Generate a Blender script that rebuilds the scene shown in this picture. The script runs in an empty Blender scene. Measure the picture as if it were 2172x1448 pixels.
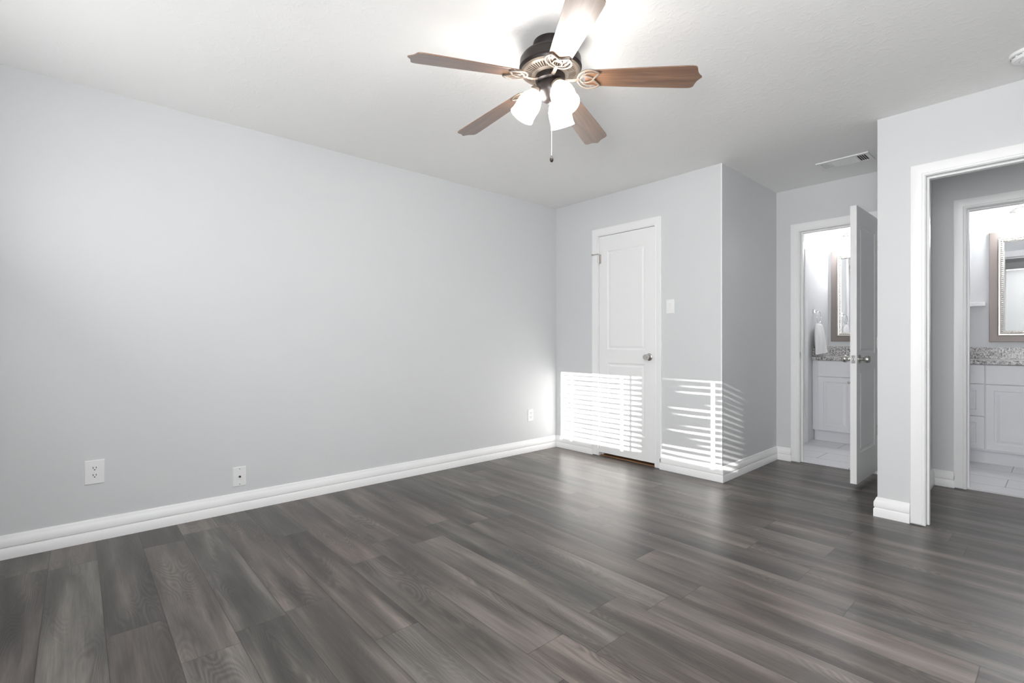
import bpy, bmesh, math, random
from mathutils import Vector, Matrix

random.seed(7)
PI = math.pi
S = bpy.context.scene
COL = S.collection

# ------------------------------------------------------------------ camera, light, exposure
cam = bpy.data.cameras.new('camera')
cam.sensor_width = 36.0
cam.lens = 1043.0 / 2172.0 * 36.0
cam.clip_start = 0.02
cam.shift_y = 1.0 / 2172.0
camo = bpy.data.objects.new('camera', cam)
COL.objects.link(camo)
camo.location = (3.485, -3.697, 1.072)
camo.rotation_euler = (PI / 2, 0, math.radians(48.46))
S.camera = camo

S.view_settings.view_transform = 'Standard'
S.view_settings.look = 'None'
S.view_settings.gamma = 1.0
S.view_settings.use_curve_mapping = False
S.view_settings.exposure = 0.0
S.cycles.use_denoising = True
S.cycles.max_bounces = 10
S.cycles.diffuse_bounces = 8
S.cycles.sample_clamp_indirect = 6.0
S.cycles.caustics_reflective = False
S.cycles.caustics_refractive = False

world = bpy.data.worlds.new('sky')
S.world = world
world.use_nodes = True
wn = world.node_tree.nodes
wn['Background'].inputs[0].default_value = (0.75, 0.87, 1.0, 1)
wn['Background'].inputs[1].default_value = 1.6

FAN = (1.915, -2.071)          # fan centre on the ceiling
E_SHADE = 29.0                 # lit fan glass
E_BATH = 45.0
E_HALL_FILL = 3.5                  # added fill lamp in the hall, just out of frame                  # lit bathroom glass
P_DAY1, P_FILL3 = 9.0, 78.0        # light turned up by the open blind, and an added fill lamp behind the camera
SUN = 20.0
TAN_E, TAN_A = 0.28, 0.12      # sun elevation and side drift across the room

sun = bpy.data.lights.new('sun', 'SUN')
sun.energy = SUN
sun.angle = math.radians(0.22)
sun.color = (1.0, 0.97, 0.93)
suno = bpy.data.objects.new('sun', sun)
COL.objects.link(suno)
suno.location = (2.6, -9.0, 4.0)
suno.rotation_euler = Vector((-TAN_A, 1.0, -TAN_E)).to_track_quat('-Z', 'Y').to_euler()

WX1, WX2, WX3, WX4 = 0.545, 1.555, 1.70, 2.312   # window 1 and window 2 in the wall behind the camera
WZ1, WZ2 = 1.235, 1.985
YB = -4.15


RX1, RX2, RZ1, RZ2 = 2.98, 3.80, 0.85, 2.10   # invented opening for the fill lamp, directly behind the camera


def day(name, size, loc, rot, power, spread=180):
    l = bpy.data.lights.new(name, 'AREA')
    l.shape = 'RECTANGLE'
    l.size, l.size_y = size
    l.energy = power
    l.spread = math.radians(spread)
    l.color = (0.98, 0.99, 1.0)
    o = bpy.data.objects.new(name, l)
    COL.objects.link(o)
    o.location = loc
    o.rotation_euler = rot
    return o


day('daylight_fill', (WX2 - WX1 - 0.04, WZ2 - WZ1 - 0.04), ((WX1 + WX2) / 2, YB + 0.012, (WZ1 + WZ2) / 2), (PI / 2 + 0.7, 0, 0), P_DAY1)
day('daylight_fill', (RX2 - RX1 - 0.06, RZ2 - RZ1 - 0.06), ((RX1 + RX2) / 2, YB - 0.03, (RZ1 + RZ2) / 2), (PI / 2, 0, 0), P_FILL3)  # fill lamp added behind the camera to even out the room


# ------------------------------------------------------------------ materials
def mat(name, color, rough=0.5, metal=0.0, bump=0.0, bscale=60.0, emit=0.0, ecol=None, coat=0.0, spec=0.5):
    m = bpy.data.materials.new(name)
    m.use_nodes = True
    nt = m.node_tree
    b = nt.nodes['Principled BSDF']
    b.inputs['Base Color'].default_value = (*color, 1)
    b.inputs['Roughness'].default_value = rough
    b.inputs['Metallic'].default_value = metal
    b.inputs['Specular IOR Level'].default_value = spec
    b.inputs['Coat Weight'].default_value = coat
    if emit:
        b.inputs['Emission Color'].default_value = (*(ecol or color), 1)
        b.inputs['Emission Strength'].default_value = emit
    if bump:
        tc = nt.nodes.new('ShaderNodeTexCoord')
        n = nt.nodes.new('ShaderNodeTexNoise')
        n.inputs['Scale'].default_value = bscale
        n.inputs['Detail'].default_value = 4
        bp = nt.nodes.new('ShaderNodeBump')
        bp.inputs['Strength'].default_value = bump
        bp.inputs['Distance'].default_value = 0.002
        nt.links.new(tc.outputs['Object'], n.inputs['Vector'])
        nt.links.new(n.outputs['Fac'], bp.inputs['Height'])
        nt.links.new(bp.outputs['Normal'], b.inputs['Normal'])
    return m


M = {}
M['wall'] = mat('grey_wall_paint', (0.672, 0.681, 0.689), 0.55, bump=0.10, bscale=90)
M['white'] = mat('white_trim_paint', (0.885, 0.885, 0.885), 0.35)
M['door'] = mat('white_door_paint', (0.875, 0.875, 0.875), 0.38)
M['plastic'] = mat('white_plastic', (0.85, 0.85, 0.85), 0.3)
M['slot'] = mat('dark_slot', (0.02, 0.02, 0.02), 0.6)
M['nickel'] = mat('satin_nickel', (0.62, 0.60, 0.57), 0.24, 1.0)
M['chrome'] = mat('chrome', (0.8, 0.8, 0.8), 0.1, 1.0)
M['bronze'] = mat('dark_bronze', (0.022, 0.017, 0.016), 0.38, 0.3)
M['bronze2'] = mat('brushed_bronze', (0.13, 0.104, 0.082), 0.45, 0.2)
M['cabinet'] = mat('cabinet_paint', (0.80, 0.80, 0.82), 0.4)
M['mirror'] = mat('mirror_glass', (0.92, 0.93, 0.93), 0.015, 1.0)
M['frame'] = mat('taupe_mirror_frame', (0.23, 0.198, 0.185), 0.4, 0.2)
M['bead'] = mat('silver_beading', (0.75, 0.72, 0.68), 0.3, 0.6)
M['towel'] = mat('white_terry', (0.88, 0.88, 0.87), 0.95, bump=0.8, bscale=500)
M['shade'] = mat('lit_frosted_glass', (1.0, 0.97, 0.93), 0.4, emit=E_SHADE, ecol=(1.0, 0.965, 0.92))
M['bshade'] = mat('lit_bathroom_glass', (1.0, 0.98, 0.97), 0.4, emit=E_BATH, ecol=(0.965, 0.97, 1.0))
M['slat'] = mat('white_blind_slat', (0.85, 0.85, 0.84), 0.4)
M['closetfloor'] = mat('brown_closet_floor', (0.33, 0.17, 0.08), 0.5, bump=0.2, bscale=40)
M['black'] = mat('black_glass', (0.01, 0.01, 0.012), 0.15)


def nd(nt, t, **kw):
    n = nt.nodes.new(t)
    for k, v in kw.items():
        setattr(n, k, v)
    return n


def mth(nt, op, a, b=None, c=None):
    n = nt.nodes.new('ShaderNodeMath')
    n.operation = op
    for i, v in enumerate((a, b, c)):
        if v is None:
            continue
        if isinstance(v, (int, float)):
            n.inputs[i].default_value = v
        else:
            nt.links.new(v, n.inputs[i])
    return n.outputs[0]


def comb(nt, x, y, z):
    n = nt.nodes.new('ShaderNodeCombineXYZ')
    for i, v in enumerate((x, y, z)):
        if isinstance(v, (int, float)):
            n.inputs[i].default_value = v
        else:
            nt.links.new(v, n.inputs[i])
    return n.outputs[0]


def noise(nt, vec, scale=1.0, detail=3.0, rough=0.55, dist=0.0):
    n = nt.nodes.new('ShaderNodeTexNoise')
    n.inputs['Scale'].default_value = scale
    n.inputs['Detail'].default_value = detail
    n.inputs['Roughness'].default_value = rough
    n.inputs['Distortion'].default_value = dist
    nt.links.new(vec, n.inputs['Vector'])
    return n.outputs['Fac']


def ramp(nt, fac, stops):
    r = nt.nodes.new('ShaderNodeValToRGB')
    el = r.color_ramp.elements
    while len(el) < len(stops):
        el.new(0.5)
    for e, (p, c) in zip(el, stops):
        e.position = p
        e.color = (*c, 1)
    nt.links.new(fac, r.inputs[0])
    return r.outputs[0]


def maprange(nt, v, a, b, c, d):
    n = nt.nodes.new('ShaderNodeMapRange')
    nt.links.new(v, n.inputs[0])
    for i, x in enumerate((a, b, c, d)):
        n.inputs[i + 1].default_value = x
    return n.outputs[0]


def plank_material():
    m = bpy.data.materials.new('grey_oak_planks')
    m.use_nodes = True
    nt = m.node_tree
    L = nt.links
    b = nt.nodes['Principled BSDF']
    tc = nd(nt, 'ShaderNodeTexCoord')
    sp = nd(nt, 'ShaderNodeSeparateXYZ')
    L.new(tc.outputs['Object'], sp.inputs[0])
    X, Y = sp.outputs[0], sp.outputs[1]
    W, LEN = 0.18, 1.22
    yr = mth(nt, 'DIVIDE', mth(nt, 'ADD', Y, 3.617 + 1.8), W)
    row = mth(nt, 'FLOOR', yr)
    fy = mth(nt, 'FRACT', yr)
    wr = nd(nt, 'ShaderNodeTexWhiteNoise', noise_dimensions='1D')
    L.new(row, wr.inputs['W'])
    xr = mth(nt, 'ADD', mth(nt, 'DIVIDE', X, LEN), mth(nt, 'MULTIPLY', wr.outputs['Value'], 7.3))
    colm = mth(nt, 'FLOOR', xr)
    fx = mth(nt, 'FRACT', xr)
    wn_ = nd(nt, 'ShaderNodeTexWhiteNoise', noise_dimensions='2D')
    L.new(comb(nt, row, colm, 0.0), wn_.inputs['Vector'])
    ident = wn_.outputs['Value']
    sc = nd(nt, 'ShaderNodeSeparateColor')
    L.new(wn_.outputs['Color'], sc.inputs[0])
    r1, r2, r3 = sc.outputs
    off = mth(nt, 'MULTIPLY', ident, 91.7)
    # plank-local coordinates
    lx = mth(nt, 'MULTIPLY', fx, LEN)
    ly = mth(nt, 'MULTIPLY', fy, W)
    # broad tone clouds that run along the plank
    cl = noise(nt, comb(nt, mth(nt, 'MULTIPLY', lx, 1.3), mth(nt, 'MULTIPLY', ly, 11.0), off), 1.0, 3.0, 0.5, 0.3)
    # cathedral figure: contour lines of a long smooth field
    fld = noise(nt, comb(nt, mth(nt, 'MULTIPLY', lx, 1.7), mth(nt, 'MULTIPLY', ly, 9.0), mth(nt, 'ADD', off, 13.0)), 1.0, 1.2, 0.4, 0.25)
    rings = mth(nt, 'SINE', mth(nt, 'MULTIPLY', fld, 190.0))
    rings = maprange(nt, rings, -1.0, 1.0, 0.0, 1.0)
    ringmask = maprange(nt, noise(nt, comb(nt, mth(nt, 'MULTIPLY', lx, 1.6), mth(nt, 'MULTIPLY', ly, 7.0), mth(nt, 'ADD', off, 41.0)), 1.0, 1.0), 0.46, 0.66, 0.0, 1.0)
    # fine fibres
    fib = noise(nt, comb(nt, mth(nt, 'MULTIPLY', lx, 9.0), mth(nt, 'MULTIPLY', ly, 330.0), off), 1.0, 3.0, 0.6)
    fib2 = noise(nt, comb(nt, mth(nt, 'MULTIPLY', lx, 2.5), mth(nt, 'MULTIPLY', ly, 70.0), off), 1.0, 3.0, 0.6, 0.2)
    tone = mth(nt, 'ADD', mth(nt, 'MULTIPLY', mth(nt, 'SUBTRACT', cl, 0.5), 1.5), 0.47)
    tone = mth(nt, 'ADD', tone, mth(nt, 'MULTIPLY', mth(nt, 'SUBTRACT', r1, 0.5), 0.20))
    tone = mth(nt, 'ADD', tone, mth(nt, 'MULTIPLY', mth(nt, 'SUBTRACT', fib, 0.5), 0.42))
    tone = mth(nt, 'ADD', tone, mth(nt, 'MULTIPLY', mth(nt, 'SUBTRACT', fib2, 0.5), 0.50))
    tone = mth(nt, 'SUBTRACT', tone, mth(nt, 'MULTIPLY', mth(nt, 'MULTIPLY', rings, ringmask), 0.22))
    base = ramp(nt, tone, [(0.0, (0.036, 0.032, 0.030)), (0.32, (0.066, 0.058, 0.053)), (0.55, (0.110, 0.096, 0.087)), (0.80, (0.178, 0.156, 0.142)), (1.0, (0.25, 0.22, 0.20))])
    # tint: some planks greyer, some browner
    mix = nd(nt, 'ShaderNodeMix', data_type='RGBA', blend_type='MULTIPLY')
    mix.inputs['Factor'].default_value = 1.0
    L.new(base, mix.inputs['A'])
    L.new(ramp(nt, r2, [(0.0, (0.94, 0.99, 0.99)), (1.0, (1.04, 0.99, 0.97))]), mix.inputs['B'])
    # seams
    dy = mth(nt, 'MULTIPLY', mth(nt, 'MINIMUM', fy, mth(nt, 'SUBTRACT', 1.0, fy)), W)
    dx = mth(nt, 'MULTIPLY', mth(nt, 'MINIMUM', fx, mth(nt, 'SUBTRACT', 1.0, fx)), LEN)
    dmin = mth(nt, 'MINIMUM', dx, dy)
    seam = maprange(nt, dmin, 0.0004, 0.0022, 0.45, 1.0)
    mix2 = nd(nt, 'ShaderNodeMix', data_type='RGBA', blend_type='MULTIPLY')
    mix2.inputs['Factor'].default_value = 1.0
    L.new(mix.outputs['Result'], mix2.inputs['A'])
    L.new(seam, mix2.inputs['B'])
    L.new(mix2.outputs['Result'], b.inputs['Base Color'])
    L.new(maprange(nt, fib2, 0.3, 0.7, 0.30, 0.40), b.inputs['Roughness'])
    b.inputs['Specular IOR Level'].default_value = 0.42
    bp = nd(nt, 'ShaderNodeBump')
    bp.inputs['Strength'].default_value = 0.25
    bp.inputs['Distance'].default_value = 0.001
    h = mth(nt, 'ADD', mth(nt, 'MULTIPLY', fib, 0.4), seam)
    L.new(h, bp.inputs['Height'])
    L.new(bp.outputs['Normal'], b.inputs['Normal'])
    return m


def tile_material():
    m = mat('white_floor_tile', (0.80, 0.80, 0.82), 0.3)
    nt = m.node_tree
    b = nt.nodes['Principled BSDF']
    tc = nd(nt, 'ShaderNodeTexCoord')
    br = nd(nt, 'ShaderNodeTexBrick')
    br.offset = 0.5
    br.inputs['Scale'].default_value = 1.0
    br.inputs['Mortar Size'].default_value = 0.003
    br.inputs['Brick Width'].default_value = 0.61
    br.inputs['Row Height'].default_value = 0.305
    br.inputs['Color1'].default_value = (0.80, 0.80, 0.81, 1)
    br.inputs['Color2'].default_value = (0.77, 0.77, 0.785, 1)
    br.inputs['Mortar'].default_value = (0.30, 0.30, 0.30, 1)
    mp = nd(nt, 'ShaderNodeMapping')
    mp.inputs['Location'].default_value = (0.17, -0.16, 0)
    nt.links.new(tc.outputs['Object'], mp.inputs['Vector'])
    nt.links.new(mp.outputs['Vector'], br.inputs['Vector'])
    nt.links.new(br.outputs['Color'], b.inputs['Base Color'])
    return m


def granite_material():
    m = mat('grey_granite', (0.4, 0.4, 0.4), 0.2)
    nt = m.node_tree
    b = nt.nodes['Principled BSDF']
    tc = nd(nt, 'ShaderNodeTexCoord')
    n1 = noise(nt, tc.outputs['Object'], 95.0, 3.0, 0.6)
    n2 = noise(nt, tc.outputs['Object'], 40.0, 2.0, 0.5)
    v = mth(nt, 'ADD', mth(nt, 'MULTIPLY', n1, 0.75), mth(nt, 'MULTIPLY', n2, 0.25))
    c = ramp(nt, v, [(0.36, (0.05, 0.05, 0.055)), (0.45, (0.26, 0.25, 0.25)), (0.52, (0.50, 0.49, 0.48)), (0.62, (0.72, 0.71, 0.70))])
    nt.links.new(c, b.inputs['Base Color'])
    return m


def wood_material():
    m = mat('walnut_blade', (0.25, 0.13, 0.07), 0.3, coat=1.0)
    nt = m.node_tree
    b = nt.nodes['Principled BSDF']
    tc = nd(nt, 'ShaderNodeTexCoord')
    sp = nd(nt, 'ShaderNodeSeparateXYZ')
    nt.links.new(tc.outputs['Object'], sp.inputs[0])
    b.inputs['Coat IOR'].default_value = 1.82
    b.inputs['Coat Roughness'].default_value = 0.30
    f = noise(nt, comb(nt, mth(nt, 'MULTIPLY', sp.outputs[0], 3.0), mth(nt, 'MULTIPLY', sp.outputs[1], 45.0), 0.0), 1.0, 4.0, 0.6, 0.6)
    g = noise(nt, comb(nt, mth(nt, 'MULTIPLY', sp.outputs[0], 14.0), mth(nt, 'MULTIPLY', sp.outputs[1], 260.0), 0.0), 1.0, 3.0, 0.6)
    v = mth(nt, 'ADD', mth(nt, 'MULTIPLY', f, 0.75), mth(nt, 'MULTIPLY', g, 0.25))
    c = ramp(nt, v, [(0.30, (0.060, 0.026, 0.012)), (0.5, (0.155, 0.076, 0.040)), (0.70, (0.250, 0.125, 0.066))])
    nt.links.new(c, b.inputs['Base Color'])
    return m


def ceiling_material():
    m = mat('white_ceiling_paint', (0.90, 0.895, 0.882), 0.7)
    nt = m.node_tree
    b = nt.nodes['Principled BSDF']
    tc = nd(nt, 'ShaderNodeTexCoord')
    n1 = noise(nt, tc.outputs['Object'], 26.0, 5.0, 0.6, 0.8)
    h = maprange(nt, n1, 0.52, 0.64, 0.0, 1.0)
    bp = nd(nt, 'ShaderNodeBump')
    bp.inputs['Strength'].default_value = 0.22
    bp.inputs['Distance'].default_value = 0.0025
    nt.links.new(h, bp.inputs['Height'])
    nt.links.new(bp.outputs['Normal'], b.inputs['Normal'])
    return m


M['planks'] = plank_material()
M['tile'] = tile_material()
M['granite'] = granite_material()
M['wood'] = wood_material()
M['ceiling'] = ceiling_material()


# ------------------------------------------------------------------ mesh helpers
class MB:
    def __init__(self):
        self.bm = bmesh.new()

    def box(self, x0, x1, y0, y1, z0, z1):
        v = [self.bm.verts.new(p) for p in ((x0, y0, z0), (x1, y0, z0), (x1, y1, z0), (x0, y1, z0), (x0, y0, z1), (x1, y0, z1), (x1, y1, z1), (x0, y1, z1))]
        for f in ((3, 2, 1, 0), (4, 5, 6, 7), (0, 1, 5, 4), (1, 2, 6, 5), (2, 3, 7, 6), (3, 0, 4, 7)):
            self.bm.faces.new([v[i] for i in f])
        return self

    def poly(self, pts, f=lambda a, b, c: (a, b, c), d0=0.0, d1=1.0):
        """closed outline pts (a,b) extruded from d0 to d1 through mapping f"""
        lo = [self.bm.verts.new(f(a, b, d0)) for a, b in pts]
        hi = [self.bm.verts.new(f(a, b, d1)) for a, b in pts]
        n = len(pts)
        self.bm.faces.new(lo[::-1])
        self.bm.faces.new(hi)
        for i in range(n):
            j = (i + 1) % n
            self.bm.faces.new((lo[i], lo[j], hi[j], hi[i]))
        return self

    def lathe(self, prof, n=32, m=Matrix.Identity(4), cap=True):
        """prof: list of (r, z) revolved about the local z axis, then transformed by m"""
        rings = []
        for r, z in prof:
            if r < 1e-6:
                rings.append([self.bm.verts.new(m @ Vector((0, 0, z)))])
            else:
                rings.append([self.bm.verts.new(m @ Vector((r * math.cos(2 * PI * i / n), r * math.sin(2 * PI * i / n), z))) for i in range(n)])
        for a, b in zip(rings, rings[1:]):
            for i in range(n):
                j = (i + 1) % n
                if len(a) == 1 and len(b) == 1:
                    continue
                if len(a) == 1:
                    self.bm.faces.new((a[0], b[j], b[i]))
                elif len(b) == 1:
                    self.bm.faces.new((a[i], a[j], b[0]))
                else:
                    self.bm.faces.new((a[i], a[j], b[j], b[i]))
        if cap:
            for r_ in (rings[0], rings[-1]):
                if len(r_) > 1:
                    self.bm.faces.new(r_ if r_ is rings[-1] else r_[::-1])
        return self

    def tube(self, pts, r, n=10, closed=False, flat=1.0, up=None):
        """round tube along pts; flat squeezes it along `up`"""
        pts = [Vector(p) for p in pts]
        k = len(pts)
        rings = []
        u = Vector(up) if up else None
        for i, p in enumerate(pts):
            a = pts[(i - 1) % k] if (closed or i > 0) else p
            b = pts[(i + 1) % k] if (closed or i < k - 1) else p
            t = (b - a).normalized()
            ref = u if u is not None else (Vector((0, 0, 1)) if abs(t.z) < 0.9 else Vector((1, 0, 0)))
            s = t.cross(ref).normalized()
            w = s.cross(t).normalized()
            rr = r[i] if isinstance(r, (list, tuple)) else r
            rings.append([self.bm.verts.new(p + s * rr * math.cos(2 * PI * q / n) + w * rr * flat * math.sin(2 * PI * q / n)) for q in range(n)])
        rng = range(k) if closed else range(k - 1)
        for i in rng:
            a, b = rings[i], rings[(i + 1) % k]
            for q in range(n):
                e = (q + 1) % n
                self.bm.faces.new((a[q], a[e], b[e], b[q]))
        if not closed:
            self.bm.faces.new(rings[0][::-1])
            self.bm.faces.new(rings[-1])
        return self

    def sweep(self, path, prof, side=1):
        """profile (d, z) along a floor path of (x, y); d is measured to the left (+1) or right (-1) of travel; mitred"""
        k = len(path)
        P = [Vector((x, y, 0)) for x, y in path]
        rows = []
        for i in range(k):
            ns = []
            for a, b in ((i - 1, i), (i, i + 1)):
                if 0 <= a and b < k:
                    t = (P[b] - P[a]).normalized()
                    ns.append(Vector((-t.y, t.x, 0)) * side)
            nrm = ns[0] if len(ns) == 1 else (ns[0] + ns[1]) / (1 + ns[0].dot(ns[1]))
            rows.append([self.bm.verts.new(P[i] + nrm * d + Vector((0, 0, z))) for d, z in prof])
        n = len(prof)
        for a, b in zip(rows, rows[1:]):
            for q in range(n):
                e = (q + 1) % n
                self.bm.faces.new((a[q], a[e], b[e], b[q]))
        self.bm.faces.new(rows[0][::-1])
        self.bm.faces.new(rows[-1])
        return self

    def build(self, name, m, parent=None, bevel=0.0, smooth=False, seg=2, loc=None):
        bmesh.ops.remove_doubles(self.bm, verts=self.bm.verts, dist=1e-6)
        bmesh.ops.recalc_face_normals(self.bm, faces=self.bm.faces)
        me = bpy.data.meshes.new(name)
        self.bm.to_mesh(me)
        self.bm.free()
        me.materials.append(m)
        if smooth:
            for p in me.polygons:
                p.use_smooth = True
            me.set_sharp_from_angle(angle=math.radians(38))
        o = bpy.data.objects.new(name, me)
        COL.objects.link(o)
        if parent:
            o.parent = parent
        if bevel:
            md = o.modifiers.new('bevel', 'BEVEL')
            md.width = bevel
            md.segments = seg
            md.limit_method = 'ANGLE'
            md.angle_limit = math.radians(40)
        return o


def thing(name, label, cat, loc=(0, 0, 0), rot=(0, 0, 0), group=None):
    o = bpy.data.objects.new(name, None)
    o.empty_display_size = 0.05
    COL.objects.link(o)
    o.location = loc
    o.rotation_euler = rot
    o['label'] = label
    o['category'] = cat
    if group:
        o['group'] = group
    return o


def tag(o, label, cat, group=None):
    o['label'] = label
    o['category'] = cat
    if group:
        o['group'] = group
    return o


def struct(o, label, cat):
    o['kind'] = 'structure'
    o['label'] = label
    o['category'] = cat
    return o


def sempty(name, label, cat, loc=(0, 0, 0), rot=(0, 0, 0)):
    o = thing(name, label, cat, loc, rot)
    o['kind'] = 'structure'
    return o


# ------------------------------------------------------------------ setting: floors, ceiling, walls
H = 2.44
YA, YH = 1.115, 1.14        # alcove back wall, hall back wall
B1X, B1Y = 1.652, 2.82      # first bathroom: left wall and back wall
B2Y = 2.78                  # second bathroom: back wall

struct(MB().box(-0.12, 3.97, -4.27, 1.165, -0.10, 0.0).build('floor', M['planks']), 'grey brown wood plank floor of the bedroom, alcove and hall', 'floor')
struct(MB().box(0.0, 1.62, 0.03, 1.0, 0.0, 0.006).build('floor_closet', M['closetfloor']), 'brown floor just behind the gap under the closet door', 'floor')
struct(MB().box(1.40, 2.72, 1.166, 2.94, -0.10, 0.010).build('floor_bathroom', M['tile']), 'white tiled floor behind the half open door', 'floor')
struct(MB().box(2.72, 4.05, 1.166, 2.94, -0.10, 0.010).build('floor_hall_bathroom', M['tile']), 'white tiled floor of the bathroom beyond the hall', 'floor')
struct(MB().box(-0.12, 4.05, -4.27, 2.94, H, H + 0.10).build('ceiling', M['ceiling']), 'white textured ceiling', 'ceiling')


def wall(name, label, boxes):
    mb = MB()
    for b in boxes:
        mb.box(*b)
    return struct(mb.build(name, M['wall']), label, 'wall')


wall('wall_left', 'long grey wall on the left with two outlets', [(-0.12, 0.0, -4.27, 1.22, 0, H)])
wall('wall_back', 'grey wall around the closed closet door', [(0.0, 0.531, 0.0, 0.11, 0, H), (1.168, 1.733, 0.0, 0.11, 0, H), (0.531, 1.168, 0.0, 0.11, 2.076, H)])
mb = MB().poly([(1.733, 0.11), (1.715, YA), (1.62, YA), (1.62, 0.11)], lambda a, b, c: (a, b, c), 0, H)
struct(mb.build('wall_closet_side', M['wall']), 'grey wall leading from the closet corner into the alcove', 'wall')
wall('wall_closet_inside', 'wall closing the closet behind its door', [(0.0, 1.62, 1.0, 1.10, 0, H)])
wall('wall_alcove', 'grey alcove wall around the half open bathroom door', [(1.62, 1.89, YA, 1.235, 0, H), (2.503, 2.71, YA, 1.235, 0, H), (1.89, 2.503, YA, 1.235, 2.071, H)])
wall('wall_entry', 'narrow grey wall end and wall over the right hand doorway', [(2.71, 2.922, 0.0, 0.11, 0, H), (3.718, 3.97, 0.0, 0.11, 0, H), (2.922, 3.718, 0.0, 0.11, 2.056, H)])
wall('wall_hall_left', 'short grey hall wall left of the far doorway', [(2.71, 2.81, 0.11, 1.26, 0, H)])
wall('wall_hall_back', 'grey hall wall around the far bathroom doorway', [(2.81, 2.982, YH, 1.26, 0, H), (3.718, 3.97, YH, 1.26, 0, H), (2.982, 3.718, YH, 1.26, 2.058, H)])
wall('wall_right', 'grey wall on the right side of the bedroom and hall', [(3.85, 3.97, -4.27, 0.0, 0, H), (3.85, 3.97, 0.11, YH, 0, H)])
wall('wall_front', 'window wall behind the photographer', [(-0.0, WX1, YB - 0.12, YB, 0, H), (WX4, RX1, YB - 0.12, YB, 0, H), (RX2, 3.85, YB - 0.12, YB, 0, H), (RX1, RX2, YB - 0.12, YB, 0, RZ1), (RX1, RX2, YB - 0.12, YB, RZ2, H), (WX1, WX4, YB - 0.12, YB, 0, WZ1), (WX1, WX4, YB - 0.12, YB, WZ2, H), (WX2, WX3, YB - 0.12, YB, WZ1, WZ2)])
wall('wall_bathroom_left', 'pale bathroom wall with the towel ring', [(1.53, B1X, 2.048, B1Y, 0, H), (1.53, B1X, 1.235, 1.30, 0, H), (1.53, B1X, 1.30, 2.048, 2.06, H)])
wall('wall_bathroom_back', 'pale bathroom wall behind the mirror seen past the open door', [(1.53, 2.70, B1Y, 2.94, 0, H)])
wall('wall_bathroom_right', 'wall between the two bathrooms', [(2.70, 2.81, 1.26, 2.94, 0, H)])
wall('wall_hall_bathroom_back', 'pale wall behind the mirror beyond the hall', [(2.81, 4.05, B2Y, 2.94, 0, H)])
wall('wall_hall_bathroom_right', 'right wall of the far bathroom', [(3.95, 4.05, 1.26, B2Y, 0, H)])

# baseboards
BBP = [(0, 0), (0.018, 0), (0.018, 0.046), (0.0145, 0.051), (0.0130, 0.053), (0.0130, 0.0565), (0.0165, 0.060), (0.0165, 0.090), (0.0135, 0.094), (0.0120, 0.100), (0.0080, 0.106), (0.0080, 0.111), (0.0045, 0.116), (0, 0.117)]


def base(name, label, path, side):
    return struct(MB().sweep(path, BBP, side).build(name, M['white'], smooth=True), label, 'baseboard')


base('baseboard_left', 'white moulded baseboard along the long left wall', [(0, YB), (0, -0.0185)], -1)
base('baseboard_back', 'short white baseboard left of the closet door', [(0, 0), (0.487, 0)], -1)
base('baseboard_closet_corner', 'white baseboard wrapping the closet corner into the alcove', [(1.206, 0), (1.733, 0), (1.715, YA), (1.845, YA)], -1)
base('baseboard_alcove', 'white baseboard right of the half open door', [(2.552, YA), (2.71, YA)], -1)
base('baseboard_entry', 'white baseboard around the narrow wall end', [(2.71, YA - 0.0185), (2.71, 0), (2.869, 0)], -1)
base('baseboard_hall', 'white baseboard in the hall corner', [(2.81, 0.13), (2.81, YH), (2.937, YH)], -1)
base('baseboard_right', 'white baseboard along the right wall', [(3.85, 0), (3.85, YB)], -1)
base('baseboard_front', 'white baseboard under the window', [(3.83, YB), (0.02, YB)], -1)

struct(MB().lathe([(0, 0.118), (0.005, 0.118), (0.005, H), (0, H)], 16, Matrix.Translation((1.7302, 0.0028, 0))).build('trim_6', M['white'], smooth=True), 'thin pale bead along the closet wall corner', 'corner trim')

# ------------------------------------------------------------------ casings and jambs
CAS = [(0.0, 0.0), (0.0, 0.009), (0.004, 0.011), (0.010, 0.011), (0.013, 0.0085), (0.030, 0.0115), (0.054, 0.0165), (0.062, 0.0165), (0.065, 0.014), (0.065, 0.0)]


def casing_mb(mb, x0, x1, z1, zb, f, prof=CAS):
    """three mitred sides round an opening; f(a, z, d): a along wall, d out of the wall"""
    def ring(w, d):
        return [f(x0 - w, zb, d), f(x0 - w, z1 + w, d), f(x1 + w, z1 + w, d), f(x1 + w, zb, d)]
    rows = [[mb.bm.verts.new(p) for p in ring(w, d)] for w, d in prof]
    n = len(rows)
    for i in range(n):
        a, b = rows[i], rows[(i + 1) % n]
        for q in range(3):
            mb.bm.faces.new((a[q], a[q + 1], b[q + 1], b[q]))
    mb.bm.faces.new([r[0] for r in rows])
    mb.bm.faces.new([r[3] for r in rows][::-1])


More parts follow.
